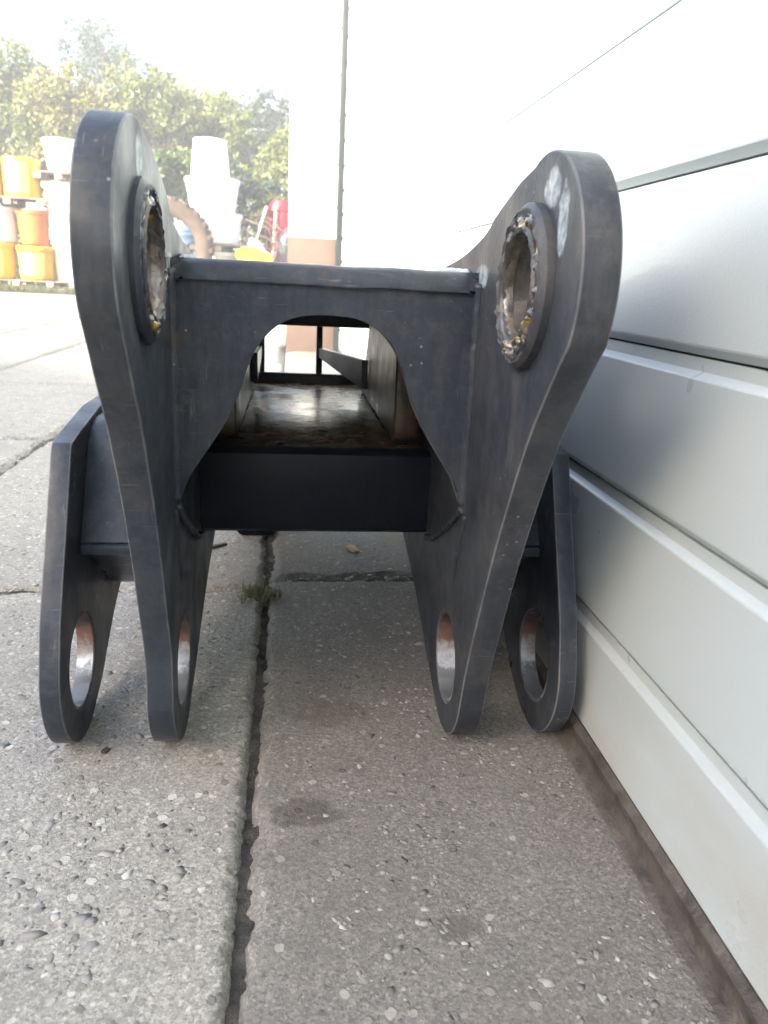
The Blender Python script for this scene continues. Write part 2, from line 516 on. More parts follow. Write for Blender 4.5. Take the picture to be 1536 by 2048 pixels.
def tube(pts, rad, seg=10, jit=0, rip=0, ripn=1, caps=True):
    """verts/faces of a tube along 3D points; rad number or list"""
    vs, fs = [], []
    P = [Vector(p) for p in pts]
    for i, p in enumerate(P):
        t = (P[min(i + 1, len(P) - 1)] - P[max(i - 1, 0)]).normalized()
        a = t.cross(Vector((0, 0, 1))) if abs(t.z) < .75 else t.cross(Vector((1, 0, 0)))
        a.normalize()
        bb = t.cross(a)
        r = rad[i] if isinstance(rad, (list, tuple)) else rad
        r *= 1 + rip * (.5 + .5 * math.sin(i * ripn)) + random.uniform(-jit, jit)
        for k in range(seg):
            an = 2 * math.pi * k / seg
            vs.append(p + (a * math.cos(an) + bb * math.sin(an)) * r * (1 + random.uniform(-jit, jit) * .5))
    for i in range(len(P) - 1):
        for k in range(seg):
            fs.append((i * seg + k, i * seg + (k + 1) % seg, (i + 1) * seg + (k + 1) % seg, (i + 1) * seg + k))
    if caps:
        fs.append(tuple(range(seg))[::-1])
        fs.append(tuple((len(P) - 1) * seg + k for k in range(seg)))
    return vs, fs

def tube_me(name, pts, rad, **k):
    vs, fs = tube(pts, rad, **k)
    return mesh(name, vs, fs, True)

def dense(pts, step):
    out = []
    for a, c in zip(pts[:-1], pts[1:]):
        a, c = Vector(a), Vector(c)
        k = max(1, int((c - a).length / step))
        for i in range(k): out.append(a.lerp(c, i / k))
    out.append(Vector(pts[-1]))
    return out

def lathe(prof, seg=40, close=False):
    """profile (r,z) spun about Z"""
    vs, fs = [], []
    for r, z in prof:
        for k in range(seg):
            a = 2 * math.pi * k / seg
            vs.append((r * math.cos(a), r * math.sin(a), z))
    npf = len(prof)
    for i in range(npf - 1 + (1 if close else 0)):
        j = (i + 1) % npf
        for k in range(seg):
            fs.append((i * seg + k, i * seg + (k + 1) % seg, j * seg + (k + 1) % seg, j * seg + k))
    return vs, fs

def copy_tree(o, parent=None):
    c = o.copy()
    COL.objects.link(c)
    c.parent = parent
    for ch in list(o.children): copy_tree(ch, c)
    return c

# ================================================================ SETTING
# ground sheet to the horizon
me = mesh('ground', [(-160, -120, -.03), (160, -120, -.03), (160, 240, -.03), (-160, 240, -.03)], [(0, 1, 2, 3)])
link('ground', me, 'yard', kind='structure')
# pavement: soil bed with concrete slabs laid on it
bed = link('pavement', mesh('pavement', [(-7.2, -3.2, -.013), (.62, -3.2, -.013), (.62, 8.8, -.013), (-7.2, 8.8, -.013)], [(0, 1, 2, 3)]), 'dirt', kind='structure')

def slab_mesh(x0, x1, y0, y1, step, seed, crumble, thick=.05):
    nx, ny = max(2, int((x1 - x0) / step)), max(2, int((y1 - y0) / step))
    vs = []
    for j in range(ny + 1):
        for i in range(nx + 1):
            x, y = x0 + (x1 - x0) * i / nx, y0 + (y1 - y0) * j / ny
            q = Vector((x, y, seed * 3.7))
            w = noise.noise(q * 26) * .6 + noise.noise(q * 70) * .35
            e = min(x - x0, x1 - x, y - y0, y1 - y) + .004 * noise.noise(q * 110) + .003 * noise.noise(q * 55)
            lim = .0045 + crumble * max(0, noise.noise(q * 7) + .05 + .7 * noise.noise(q * 23))
            z = 0.0006 * noise.noise(q * 9) + .0005 * noise.noise(q * 60) + .0004 * noise.noise(q * 140)
            z -= .0012 * max(0, noise.noise(q * 38) - .30)
            if e < lim:
                t = 1 - max(0, e) / lim
                z -= .0025 * min(1, t * 4) + .0085 * t ** 1.3 * (1 + .5 * w) + .0014 * noise.noise(q * 120)
            if i in (0, nx) or j in (0, ny):
                z = min(z, -.004)
                if i in (0, nx): x += .004 * w
                if j in (0, ny): y += .004 * w
            vs.append((x, y, z))
    fs = [(j * (nx + 1) + i, j * (nx + 1) + i + 1, (j + 1) * (nx + 1) + i + 1, (j + 1) * (nx + 1) + i) for j in range(ny) for i in range(nx)]
    # skirt
    ring = [i for i in range(nx + 1)] + [j * (nx + 1) + nx for j in range(1, ny + 1)] + [ny * (nx + 1) + i for i in range(nx - 1, -1, -1)] + [j * (nx + 1) for j in range(ny - 1, 0, -1)]
    b0 = len(vs)
    for r in ring: vs.append((vs[r][0], vs[r][1], -.028))
    L = len(ring)
    for k in range(L):
        fs.append((ring[(k + 1) % L], ring[k], b0 + k, b0 + (k + 1) % L))
    return mesh('slab', vs, fs, True)

DX = .279
ROWP, COLP, JX = .97, .577, -.030
for c in range(-11, 1):
    for r in range(-4, 8):
        x0 = JX + c * COLP + .0035
        x1 = JX + (c + 1) * COLP - .0035
        off = {0: 1.068, -1: 1.028}.get(c, 1.02 + .02 * math.sin(c * 2.3))
        y0, y1 = off + r * ROWP + .004, off + (r + 1) * ROWP - .004
        near = c in (-1, 0) and r in (-1, 0)
        mid = c >= -3 and r in (-2, -1, 0, 1, 2)
        cr = .030 if c == 0 else .012
        link('slab', slab_mesh(x0, x1, y0, y1, .0045 if near else (.018 if mid else .06), c * 13 + r, cr),
             'slab_worn' if c == 0 else 'slab_peb', bed)

# soil and crumbs partly filling the joints beside the coupler
def joint_fill(x0, x1, y0, y1, seed):
    nx, ny = max(6, int((x1 - x0) / .003)), max(6, int((y1 - y0) / .003))
    vs = []
    for j in range(ny + 1):
        for i in range(nx + 1):
            x, y = x0 + (x1 - x0) * i / nx, y0 + (y1 - y0) * j / ny
            q = Vector((x, y, seed))
            z = -.0078 + .0035 * noise.noise(q * 9) + .0022 * noise.noise(q * 40) + .0014 * noise.noise(q * 130)
            vs.append((x, y, z))
    fs = [(j * (nx + 1) + i, j * (nx + 1) + i + 1, (j + 1) * (nx + 1) + i + 1, (j + 1) * (nx + 1) + i) for j in range(ny) for i in range(nx)]
    return mesh('joint_fill', vs, fs, True)
link('joint_fill', joint_fill(JX - .018, JX + .030, .1, 2.6, 2.2), 'dirt', bed)
link('joint_fill', joint_fill(JX + .031, .275, 1.045, 1.095, 4.2), 'dirt', bed)
link('joint_fill', joint_fill(JX - COLP + .02, JX - .019, 1.012, 1.046, 6.2), 'dirt', bed)
link('joint_fill', joint_fill(JX - COLP - .018, JX - COLP + .019, .6, 5.2, 8.2), 'dirt', bed)

# pebbles standing proud of the slabs (nobody could count them)
ico = bmesh.new(); bmesh.ops.create_icosphere(ico, subdivisions=1, radius=1)
ip = np.array([v.co[:] for v in ico.verts]); itf = np.array([[v.index for v in f.verts] for f in ico.faces]); ico.free()
def pebbles(spots):
    V, F = [], []
    for (x, y, r) in spots:
        q = ip * (1 + .22 * rng.standard_normal((1, 3)) + .14 * rng.standard_normal((len(ip), 1)))
        a = rng.uniform(0, 6.28)
        ca, sa = math.cos(a), math.sin(a)
        el = rng.uniform(1, 1.75)
        px, py = q[:, 0] * r * el, q[:, 1] * r
        zz = q[:, 2] * np.minimum(r * .24, .0007)
        F.append(itf + len(V) * len(ip))
        V.append(np.stack([x + px * ca - py * sa, y + px * sa + py * ca, zz - min(r * .15, .00055)], 1))
    V = np.concatenate(V); F = np.concatenate(F)
    me = bpy.data.meshes.new('pebbles')
    me.from_pydata(V.tolist(), [], F.tolist())
    me.shade_smooth()
    return me
sp = []
for _ in range(15000):
    y = .22 + 2.3 * rng.random() ** 1.6
    x = rng.uniform(-.95 - .25 * y, -.045)
    sp.append((x, y, float(np.clip(rng.lognormal(-6.15, .48), .0011, .0055))))
for _ in range(2600):
    y = .22 + 1.5 * rng.random() ** 1.4
    sp.append((rng.uniform(0, .25), y, float(np.clip(rng.lognormal(-6.35, .42), .001, .0055))))
for _ in range(900):      # grit swept against the door seal
    sp.append((DX - .012 - abs(rng.normal(0, .009)), .15 + 2.0 * rng.random(), float(rng.uniform(.0006, .0020))))
link('pebbles', pebbles(sp), 'pebble', kind='stuff', label='pale pebbles showing in the worn concrete slabs', category='pebbles')

# ---------------------------------------------------------------- workshop building with sectional door

bld = empty('workshop_building', (2.2, 2, 0), label='white workshop with ribbed sectional door and brown painted plinth', category='building')
def bpart(name, me, mat, parent=bld, **k):
    me.transform(Matrix.Translation((-2.2, -2, 0)))
    return link(name, me, mat, parent, **k)
Y0, Y1 = -1.7, 4.585
leaf = bpart('sectional_door', box_me('sectional_door', DX + .0105, DX + .045, Y0, Y1, .012, 2.72, .001), 'seal')
gr_top = [.0209 + .125 * k for k in range(1, 22)]       # upper lips of the grooves
def rib(zlo, zhi, first):
    p = []
    if first: p += [(DX + .003, .033), (DX, .036)]
    else: p += [(DX + .0095, zlo - .0062), (DX + .0062, zlo - .0062), (DX + .0005, zlo - .0004), (DX, zlo + .0012)]
    p += [(DX, zhi - .0225), (DX + .0006, zhi - .0212), (DX + .0062, zhi - .0172), (DX + .0062, zhi - .0080)]
    p += [(DX + .0095, zhi - .0080)] + ([(DX + .0095, .033)] if first else [])
    ya = [Y0 + (Y1 - Y0) * i / 12 for i in range(13)]
    vs = [(x, y, z) for y in ya for x, z in p]
    k = len(p)
    fs = [(i * k + j, i * k + (j + 1) % k, (i + 1) * k + (j + 1) % k, (i + 1) * k + j) for i in range(12) for j in range(k)]
    fs += [tuple(range(k)), tuple(12 * k + j for j in range(k))[::-1]]
    me = mesh('panel', vs, fs)
    bm = bmesh.new(); bm.from_mesh(me); 
    return bm_mesh('panel', bm, angle=8)
zs = [0.0] + gr_top
for i in range(len(gr_top)):
    bpart('panel', rib(zs[i], zs[i + 1], i == 0), 'door', leaf)
# rubber seal along the foot of the door
sv = [(DX - .010, .0), (DX - .0115, .0025), (DX - .010, .0045), (DX - .004, .006), (DX - .0025, .012), (DX - .003, .022), (DX - .0045, .0235), (DX - .0045, .0275), (DX - .0015, .029), (DX + .001, .0325), (DX + .009, .0325), (DX + .009, .0)]
ya = [Y0 + (Y1 - Y0) * i / 160 for i in range(161)]
vs, fs = [], []
for y in ya:
    w = noise.noise(Vector((y * 4, 1, 3))) * .002 + noise.noise(Vector((y * 30, 1, 3))) * .0008
    for k, (x, z) in enumerate(sv): vs.append((x + (w if k in (0, 1, 2) else 0), y, z))
k = len(sv)
for i in range(160):
    for j in range(k): fs.append((i * k + j, i * k + (j + 1) % k, (i + 1) * k + (j + 1) % k, (i + 1) * k + j))
bm = bmesh.new(); bm.from_mesh(mesh('s', vs, fs))
bpart('bottom_seal', bm_mesh('bottom_seal', bm, angle=50), 'seal', leaf, label='dirty brown rubber seal')
# jamb track, pillar and walls
bpart('door_track', box_me('door_track', DX - .032, DX + .04, Y1 + .003, Y1 + .043, 0, 2.76, .004), 'track')
for zz in [.35 + .22 * i for i in range(11)]:
    bpart('track_bolt', box_me('track_bolt', DX - .037, DX - .0325, Y1 + .012, Y1 + .030, zz, zz + .018, .003), 'track')
PY = Y1 + .05
bpart('plinth', box_me('plinth', -.024, DX + .20, PY - .006, PY + .40, -.02, .63, .004), 'plinth')
bpart('pillar', box_me('pillar', -.020, DX + .20, PY, PY + .396, .631, 4.2, .006), 'render_white')
bpart('rear_wall', box_me('rear_wall', .12, 6, PY + .402, PY + 5, -.02, 4.2, .01), 'render_white')
bpart('lintel', box_me('lintel', DX - .001, DX + .30, Y0 - .3, PY - .003, 2.765, 4.2, .01), 'render_white')
bpart('front_wall', box_me('front_wall', DX - .001, DX + .30, -9, Y0 - .303, -.02, 4.2, .01), 'render_white')
bpart('roof', box_me('roof', -.12, 6.2, -9.2, PY + 5.2, 4.205, 4.40, .02), 'roof')

# ---------------------------------------------------------------- unseen building added behind the camera to throw shade over the forecourt
s_h = 26.0
P0 = Vector((DX, .50, .620))
eave = P0 - sdir * s_h
g = Vector((1, -1, 0)).normalized()
wh = empty('shade_warehouse', (eave.x, eave.y, 0), math.atan2(g.y, g.x), label='unseen long grey building added behind the camera to shade the forecourt', category='building')
link('wall', box_me('wall', -16, 16, -12, -.45, -.02, eave.z - .25, .02), 'shade_barn', wh)
bm = bmesh.new()
hz = eave.z
rv = [(-16.6, 0, hz), (16.6, 0, hz), (16.6, -12.4, hz - .4), (-16.6, -12.4, hz - .4)]
tv = [bm.verts.new(v) for v in rv] + [bm.verts.new((v[0], v[1], v[2] - .22)) for v in rv]
for f in ((0, 1, 2, 3), (7, 6, 5, 4), (0, 4, 5, 1), (1, 5, 6, 2), (2, 6, 7, 3), (3, 7, 4, 0)): bm.faces.new([tv[i] for i in f])
link('roof', bm_mesh('roof', bm), 'roof', wh)
for xx in (-10, 0, 10):
    link('gate', box_me('gate', xx - 2.2, xx + 2.2, -.449, -.38, 0, 4.5, .02), 'shade_barn_door', wh)

# ================================================================ THE COUPLER
CX, CY = .030, .70
cp = empty('excavator_coupler', (CX, CY, 0), label='heavy dark steel excavator coupler with two pin eyes standing on concrete slabs', category='machine part')
def part(name, me, mat, parent=cp, **k):
    me.transform(Matrix.Translation((-CX, -CY, 0)))
    return link(name, me, mat, parent, **k)

HC, HR = (.500, .432), .078
LC, LR = (.678, .075), .075
def side_outline(dy=0.0):
    hc = (HC[0] + dy, HC[1] + (.006 if dy else 0))
    p = arc(hc[0], hc[1], HR + (.003 if dy else 0), 68, 205, 26)
    low = smooth_path([p[-1], (.447 + dy * .9, .380), (.466 + dy * .8, .357), (.490 + dy * .75, .325), (.522 + dy * .7, .268), (.548 + dy * .6, .215), (.572 + dy * .5, .158), (.590 + dy * .4, .112), (LC[0] - LR + .001, .065)], 5)
    p += low[1:]
    p += arc(LC[0], LC[1], LR, 190, 300, 18)
    p += smooth_path([(.735, .016), (.80, .040), (.89, .072), (1.0, .100), (1.2, .150), (1.38, .200)], 3)
    p += [(1.40, .215), (1.40, .385), (1.39, .395)]
    p += smooth_path([(1.2, .412), (.95, .434), (.831, .444), (.745 + dy * .4, .452), (.688 + dy * .6, .461), (.648 + dy * .8, .470), (.613 + dy, .4835 + dy * .1), (.560 + dy, .499 + dy * .22)], 4)
    return p

def ring_axis_x(name, yc, zc, r0, r1, xa, xb, seg=56, rough=0, bev=.002):
    """hollow ring with its axis along X; the face at xa is the visible, worn one"""
    s = 1 if xb > xa else -1
    prof = [(r0, xb), (r0, xa + s * bev), (r0 + bev, xa), (r1 - bev, xa), (r1, xa + s * bev), (r1, xb)]
    inner = []
    kk = 5
    prof2 = [(r0, xb), (r0, xa + s * bev), (r0 + bev, xa)] + [(r0 + bev + (r1 - r0 - 2 * bev) * i / kk, xa) for i in range(1, kk)] + [(r1 - bev, xa), (r1, xa + s * bev), (r1, xb)]
    vs, fs = [], []
    for i, (r, x) in enumerate(prof2):
        for k in range(seg):
            a = 2 * math.pi * k / seg
            rr, xx = r, x
            if rough and 1 <= i <= kk + 1:
                q = Vector((math.cos(a) * 3, math.sin(a) * 3, i * .7 + xa * 50))
                xx += rough * (noise.noise(q * 2.3) + .6 * noise.noise(q * 6)) * s
                rr += rough * .5 * noise.noise(q * 3.1 + Vector((5, 5, 5)))
            vs.append((xx, yc + rr * math.cos(a), zc + rr * math.sin(a)))
    L = len(prof2)
    for i in range(L):
        j = (i + 1) % L
        for k in range(seg):
            fs.append((i * seg + k, i * seg + (k + 1) % seg, j * seg + (k + 1) % seg, j * seg + k))
    bm = bmesh.new(); bm.from_mesh(mesh('t', vs, fs))
    return bm_mesh(name, bm, angle=40)

def grease_me(xf, yc, zc, arcs, sgn, size):
    """lumpy film of grease lying over the rim of a bore: an annulus raised by noise"""
    na, nr = 300, 26
    vs, fs = [], []
    for i in range(na):
        a = 2 * math.pi * i / na
        dg = math.degrees(a)
        amt = 0.0
        for (a0, a1, w) in arcs:
            for sh in (-360, 0, 360):
                t = (dg + sh - a0) / (a1 - a0)
                if 0 < t < 1: amt = max(amt, w * min(1, 4 * t, 4 * (1 - t)))
        for k in range(nr):
            r = .0335 + .0150 * k / (nr - 1)
            q = Vector((r * math.cos(a), r * math.sin(a), xf))
            e = min(1, 4 * k / (nr - 1), 2.2 * (1 - k / (nr - 1)))
            h = (.35 + 1.1 * noise.noise(q * 95) + .55 * noise.noise(q * 210) + .15 * noise.noise(q * 480)) * amt * e
            h = max(-.3, h) * size * (1.5 if 205 < dg < 300 else 1)
            back = .006 if k == 0 else (.003 if k == 1 else 0)
            vs.append((xf + sgn * (h - .0016 - back), yc + r * math.cos(a), zc + r * math.sin(a)))
    for i in range(na):
        for k in range(nr - 1):
            fs.append((i * nr + k, ((i + 1) % na) * nr + k, ((i + 1) % na) * nr + k + 1, i * nr + k + 1))
    return mesh('grease', vs, fs, True)

def weld(pts, r, parent, mat='weld', step=.0035):
    P = dense(pts, step)
    P = [p + Vector((rng.normal(0, .00025), rng.normal(0, .00025), rng.normal(0, .00025))) for p in P]
    part('weld_bead', tube_me('weld_bead', P, r * .6, seg=8, jit=.015, rip=.06, ripn=1.3), mat, parent)

plates = {}
for side, xa, xb, dy in (('l', -.1195, -.0965, .038), ('r', .156, .179, .0)):
    hc = (HC[0] + dy + (.017 if side == 'r' else .010), HC[1] + (-.003 if side == 'r' else .001))
    me = extr('side_plate', side_outline(dy), [circle(hc[0], hc[1], .0405), circle(LC[0], LC[1], .0455)], 'X', xa, xb, .0012, 2, True)
    pl = part('side_plate', me, 'paint_left' if side == 'l' else 'paint_right')
    plates[side] = pl
    inner = xb if side == 'l' else xa
    sg = 1 if side == 'l' else -1
    # boss with bore on the inner face
    face = inner + sg * (.0085 if side == 'r' else .0065)
    part('boss', ring_axis_x('boss', hc[0], hc[1], 0.0395, .0525, face, inner - sg * .0005, 96, .0026, .0032), 'paint' if side == 'l' else 'paint_dusty', pl)
    part('bushing', ring_axis_x('bushing', hc[0], hc[1], .0345, .0393, face + sg * .0012, (xa if side == 'l' else xb) - sg * .001, 64, .0013, .0012), 'boss', pl, label='bare worn steel bushing')
    part('bore_liner', ring_axis_x('bore_liner', LC[0], LC[1], .0425, .0452, inner - sg * .0008, (xa if side == 'l' else xb) + sg * .0008, 64, .0003, .0006), 'lug_bore', pl, label='rusty lug bore worn to bright steel below')
    arcs = [(125, 320, 1.0), (20, 140, .75), (-60, 40, .6)] if side == 'r' else [(205, 300, .8), (290, 400, 1.0), (60, 150, .6)]
    part('grease', grease_me(face, hc[0], hc[1], arcs, sg, .0058), 'grease', pl, label='amber and grey grease smeared round the bore')

# front plate with the arched opening
FY = .652
def arch(cx):
    rp = [(.127, .232), (.117, .258), (.103, .280), (.090, .300), (.080, .318), (.072, .338), (.066, .356), (.057, .374), (.042, .390), (.022, .3985), (.0, .400)]
    rp = smooth_path(rp, 4)
    return [(cx + x, z) for x, z in rp] + [(cx - x, z) for x, z in rp[::-1][1:]]
AXC = .0305
outl = [(-.0955, .4245), (-.0955, .232)] + arch(AXC)[::-1] + [(.1565, .232), (.1565, .4245)]
fp = part('front_plate', extr('front_plate', outl, [], 'Y', FY, FY + .020, .0008, 2, True), 'paint')
# bent top plate
prof = [(FY - .004, .4225)] + [(FY + .0125 - .0165 * math.cos(R(a)), .4225 + .0165 * math.sin(R(a))) for a in range(10, 91, 10)] + [(.95, .435), (1.385, .392), (1.385, .374), (.95, .416), (FY + .02, .4225)]
vs, fs = [], []
NXS = 24
for i in range(NXS + 1):
    x = -.0958 + (.1568 + .0958) * i / NXS
    for k, (y, z) in enumerate(prof):
        wv = .0008 * noise.noise(Vector((x * 30, y * 10, 2)))
        edge = max(0, 1 - min(x + .0958, .1568 - x) / .014)
        vs.append((x, y + wv + (.004 * edge * edge if k < 8 else 0), z + wv - (.006 * edge * edge if 0 < k < 9 else 0)))
k = len(prof)
for i in range(NXS):
    for j in range(k): fs.append((i * k + j, i * k + (j + 1) % k, (i + 1) * k + (j + 1) % k, (i + 1) * k + j))
fs += [tuple(range(k)), tuple(NXS * k + j for j in range(k))[::-1]]
bm = bmesh.new(); bm.from_mesh(mesh('t', vs, fs))
tp = part('top_plate', bm_mesh('top_plate', bm, angle=40), 'paint')
# welds of the front plate
weld([(.1555, FY + .0012, .43), (.1555, FY + .0012, .24)], .0085, fp, 'paint')
weld([(-.0958, FY + .0012, .43), (-.0958, FY + .0012, .24)], .0085, fp, 'paint')
weld([(.1535, FY + .001, .4265), (.1540, .70, .439), (.1545, .80, .441), (.1545, 1.0, .433)], .0050, tp, 'silver')
weld([(-.0925, FY + .001, .4265), (-.0930, .70, .439), (-.0935, .80, .441)], .0050, tp)
weld([(.1555, FY, .235), (.1555, .70, .205), (.1555, .775, .165), (.1555, .818, .152)], .0060, plates['r'], 'paint')
weld([(-.0945, FY, .235), (-.0945, .70, .205), (-.0945, .775, .165), (-.0945, .818, .152)], .0060, plates['l'], 'paint')
# long weld strip down the inner face, along the front edge
for side, inner, sg, dy in (('r', .156, -1, 0), ('l', -.0965, 1, .012)):
    P = [(inner, y + dy * .5, z) for y, z in ((.640, .232), (.650, .205), (.662, .178), (.668, .160))]
    weld(P, .004, plates[side], 'paint')

# lower beam, floor and rear frame of the box
prof = [(.830, .249), (.822, .2435), (.820, .236), (.820, .168), (.823, .158), (.832, .1525), (.85, .151), (1.385, .205), (1.385, .222), (.86, .170), (.842, .20), (.842, .249)]
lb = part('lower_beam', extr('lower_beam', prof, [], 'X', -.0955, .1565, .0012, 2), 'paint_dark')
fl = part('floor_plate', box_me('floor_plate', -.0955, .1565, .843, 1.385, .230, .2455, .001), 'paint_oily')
part('rear_sill', box_me('rear_sill', -.0955, .1565, 1.386, 1.402, .222, .263, .002), 'paint')
part('rear_header', box_me('rear_header', -.0955, .1565, 1.386, 1.402, .345, .375, .002), 'paint')
for px_ in (-.0505, .0505):
    part('rear_post', box_me('rear_post', px_ - .0055, px_ + .0055, 1.387, 1.401, .2635, .3445, .0015), 'paint')
# inner cheek plates with rounded front corners
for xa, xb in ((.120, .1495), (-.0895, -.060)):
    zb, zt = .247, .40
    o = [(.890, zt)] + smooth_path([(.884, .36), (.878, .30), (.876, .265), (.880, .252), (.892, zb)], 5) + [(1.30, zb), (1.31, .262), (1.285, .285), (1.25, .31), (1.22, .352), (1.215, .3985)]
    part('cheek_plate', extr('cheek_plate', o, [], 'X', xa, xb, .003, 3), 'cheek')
# braces from the rear posts to the cheeks
for s, px_, xw in ((1, .0505, .1205), (-1, -.0505, -.0605)):
    if s > 0: pts = [(px_ + .004, 1.384, .3005), (xw - .0015, 1.20, .2865)]
    else: pts = [(px_ - .004, 1.384, .3005), (xw + .0015, 1.20, .292)]
    a, c = Vector(pts[0]), Vector(pts[1])
    bm = bmesh.new()
    vv = []
    for p, h in ((a, .008), (c, .022)):
        for dx, dz in ((-.005, -h), (.005, -h), (.005, h), (-.005, h)): vv.append(bm.verts.new((p.x + dx - (s * .0045 if p is c else 0), p.y, p.z + dz)))
    for f in ((3, 2, 1, 0), (4, 5, 6, 7), (0, 1, 5, 4), (1, 2, 6, 5), (2, 3, 7, 6), (3, 0, 4, 7)): bm.faces.new([vv[i] for i in f])
    part('brace', bm_mesh('brace', bm), 'paint')

# outer lug plates
def outer_outline():
    p = arc(LC[0], LC[1], LR, 300, 170, 20)
    p += smooth_path([(.6085, .105), (.620, .140), (.639, .178), (.659, .217), (.672, .243)], 4)
    p += [(.687, .2735), (.692, .279), (.72, .284), (.80, .2945), (1.28, .296), (1.32, .27), (1.32, .17), (1.25, .14)]
    p += smooth_path([(1.0, .118), (.90, .100), (.840, .080), (.785, .050), (.745, .022)], 4)
    return p[::-1]
for side, xa, xb in (('l', -.207, -.1895), ('r', .2465, .2635)):
    op = part('lug_plate', extr('lug_plate', outer_outline(), [circle(LC[0], LC[1], .0455)], 'X', xa, xb, .0012, 2, True), 'paint')
    part('bore_liner', ring_axis_x('bore_liner', LC[0], LC[1], .0425, .0452, xb - .0008, xa + .0008, 64, .0003, .0006), 'lug_bore', op, label='rusty lug bore worn to bright steel below')
# webs between the outer lugs and the side plates
web = [(.694, .186), (.697, .181)] + smooth_path([(.706, .174), (.76, .135), (.815, .098), (.85, .092), (.90, .108)], 4) + [(1.25, .15), (1.25, .288), (.775, .288), (.752, .280), (.741, .268)]
for xa, xb in ((-.1892, -.1200), (.1795, .2462)):
    wb = part('web', extr('web', web, [], 'X', xa, xb, .0012, 2), 'paint')
    part('web_lip', box_me('web_lip', xa + .0005, xb - .0005, .6895, .6965, .1745, .1845, .002), 'paint', wb)
# rear foot: a rounded clevis block with the end rings of its pin
fx0, fx1, fy0, fy1 = -.088, -.020, 1.262, 1.330
o = [(fx0, .190), (fx0, .016)] + arc(fx0 + .014, .014, .014, 180, 270, 5)[1:] + arc(fx1 - .014, .014, .014, 270, 360, 5)[0:] + [(fx1, .190)]
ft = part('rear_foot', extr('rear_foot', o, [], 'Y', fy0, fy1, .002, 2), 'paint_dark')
fcx = (fx0 + fx1) / 2
for r_, w_ in ((.024, .003), (.016, .0025)):
    vs_, fs_ = [], []
    for i in range(48):
        a = 2 * math.pi * i / 48
        for k in range(8):
            bb = 2 * math.pi * k / 8
            rr = r_ + w_ * math.cos(bb)
            vs_.append((fcx + rr * math.cos(a), fy0 - .0005 + w_ * math.sin(bb), .036 + rr * math.sin(a)))
    for i in range(48):
        for k in range(8): fs_.append((i * 8 + k, i * 8 + (k + 1) % 8, ((i + 1) % 48) * 8 + (k + 1) % 8, ((i + 1) % 48) * 8 + k))
    part('pin_ring', mesh('pin_ring', vs_, fs_, True), 'boss', ft)

# ================================================================ YARD BEHIND
def tub(name, rb, rt, h, mat, label, loc, group=None, rim=True, lab=None, rz=0, lab_w=70):
    root = empty(name, loc, rz, label=label, category='tub')
    if group: root['group'] = group
    pr = [(.001, .004), (rb - .02, .004), (rb, .022), (rb + (rt - rb) * .5, h * .5), (rt - .004, h - .07)]
    pr += [(rt + .014, h - .066), (rt + .016, h - .004), (rt, h), (rt - .014, h - .01)] if rim else [(rt, h - .02), (rt - .008, h), (rt - .02, h - .012)]
    pr += [(rb + (rt - rb) * .4 - .02, h * .4), (.001, h * .38)]
    vs, fs = lathe(pr, 44)
    bm = bmesh.new(); bm.from_mesh(mesh('t', vs, fs))
    link('body', bm_mesh('body', bm, angle=40), mat, root)
    if lab:
        # printed label wrapped round the front (toward -Y)
        z0_, z1_ = h * .12, h * (.80 if rim else .90)
        V, F = [], []
        kk = 16
        for i in range(kk + 1):
            a = R(-90 - lab_w / 2 + lab_w * i / kk - 6)
            for z in (z0_, z1_):
                r_ = rb + (rt - rb) * z / h + .004
                V.append((r_ * math.cos(a), r_ * math.sin(a), z))
        for i in range(kk): F.append((2 * i, 2 * i + 2, 2 * i + 3, 2 * i + 1))
        link('label_sheet', mesh('label_sheet', V, F, True), lab, root)
    return root

def box_tub(name, w0, w1, d0, d1, h, mat, label, loc, group=None):
    root = empty(name, loc, 0, label=label, category='tub')
    if group: root['group'] = group
    bm = bmesh.new()
    lev = [(w0, d0, 0), (w0 + (w1 - w0) * .85, d0 + (d1 - d0) * .85, h * .86), (w1 + .03, d1 + .03, h * .865), (w1 + .035, d1 + .035, h - .005), (w1, d1, h), (w1 - .05, d1 - .05, h - .01), (w0 - .05, d0 - .05, .05)]
    rings = []
    for w, d, z in lev: rings.append([bm.verts.new((sx * w / 2, sy * d / 2, z)) for sx, sy in ((-1, -1), (1, -1), (1, 1), (-1, 1))])
    bm.faces.new(rings[0][::-1]); bm.faces.new(rings[-1])
    for a, c in zip(rings[:-1], rings[1:]):
        for k in range(4): bm.faces.new((a[k], a[(k + 1) % 4], c[(k + 1) % 4], c[k]))
    bmesh.ops.bevel(bm, geom=[e for e in bm.edges if abs(e.verts[0].co.z - e.verts[1].co.z) > .1], offset=.03, segments=3, affect='EDGES')
    link('body', bm_mesh('body', bm, angle=40), mat, root)
    return root

plank_me = box_me('plank', -.5, .5, -.045, .045, 0, .018, .003, 1); plank_me.materials.append(M['wood'])
brd_me = box_me('runner', -.05, .05, -.4, .4, 0, .016, .003, 1); brd_me.materials.append(M['wood'])
blk_me = box_me('block', -.05, .05, -.05, .05, 0, .075, .004, 1); blk_me.materials.append(M['wood_pale'])
def pallet(loc, label, sx=1.0, rz=0):
    root = empty('pallet', loc, rz, label=label, category='pallet', group='pallets between the tub stacks')
    for x in (-.45, 0, .45):
        o = link('runner', brd_me, None, root, (x * sx, 0, 0))
        for y in (-.34, 0, .34): link('block', blk_me, None, root, (x * sx, y, .0165))
    for y in (-.345, -.2, -.05, .1, .25, .345):
        o = link('plank', plank_me, None, root, (0, y + random.uniform(-.01, .01), .092)); o.scale.x = sx
    return root

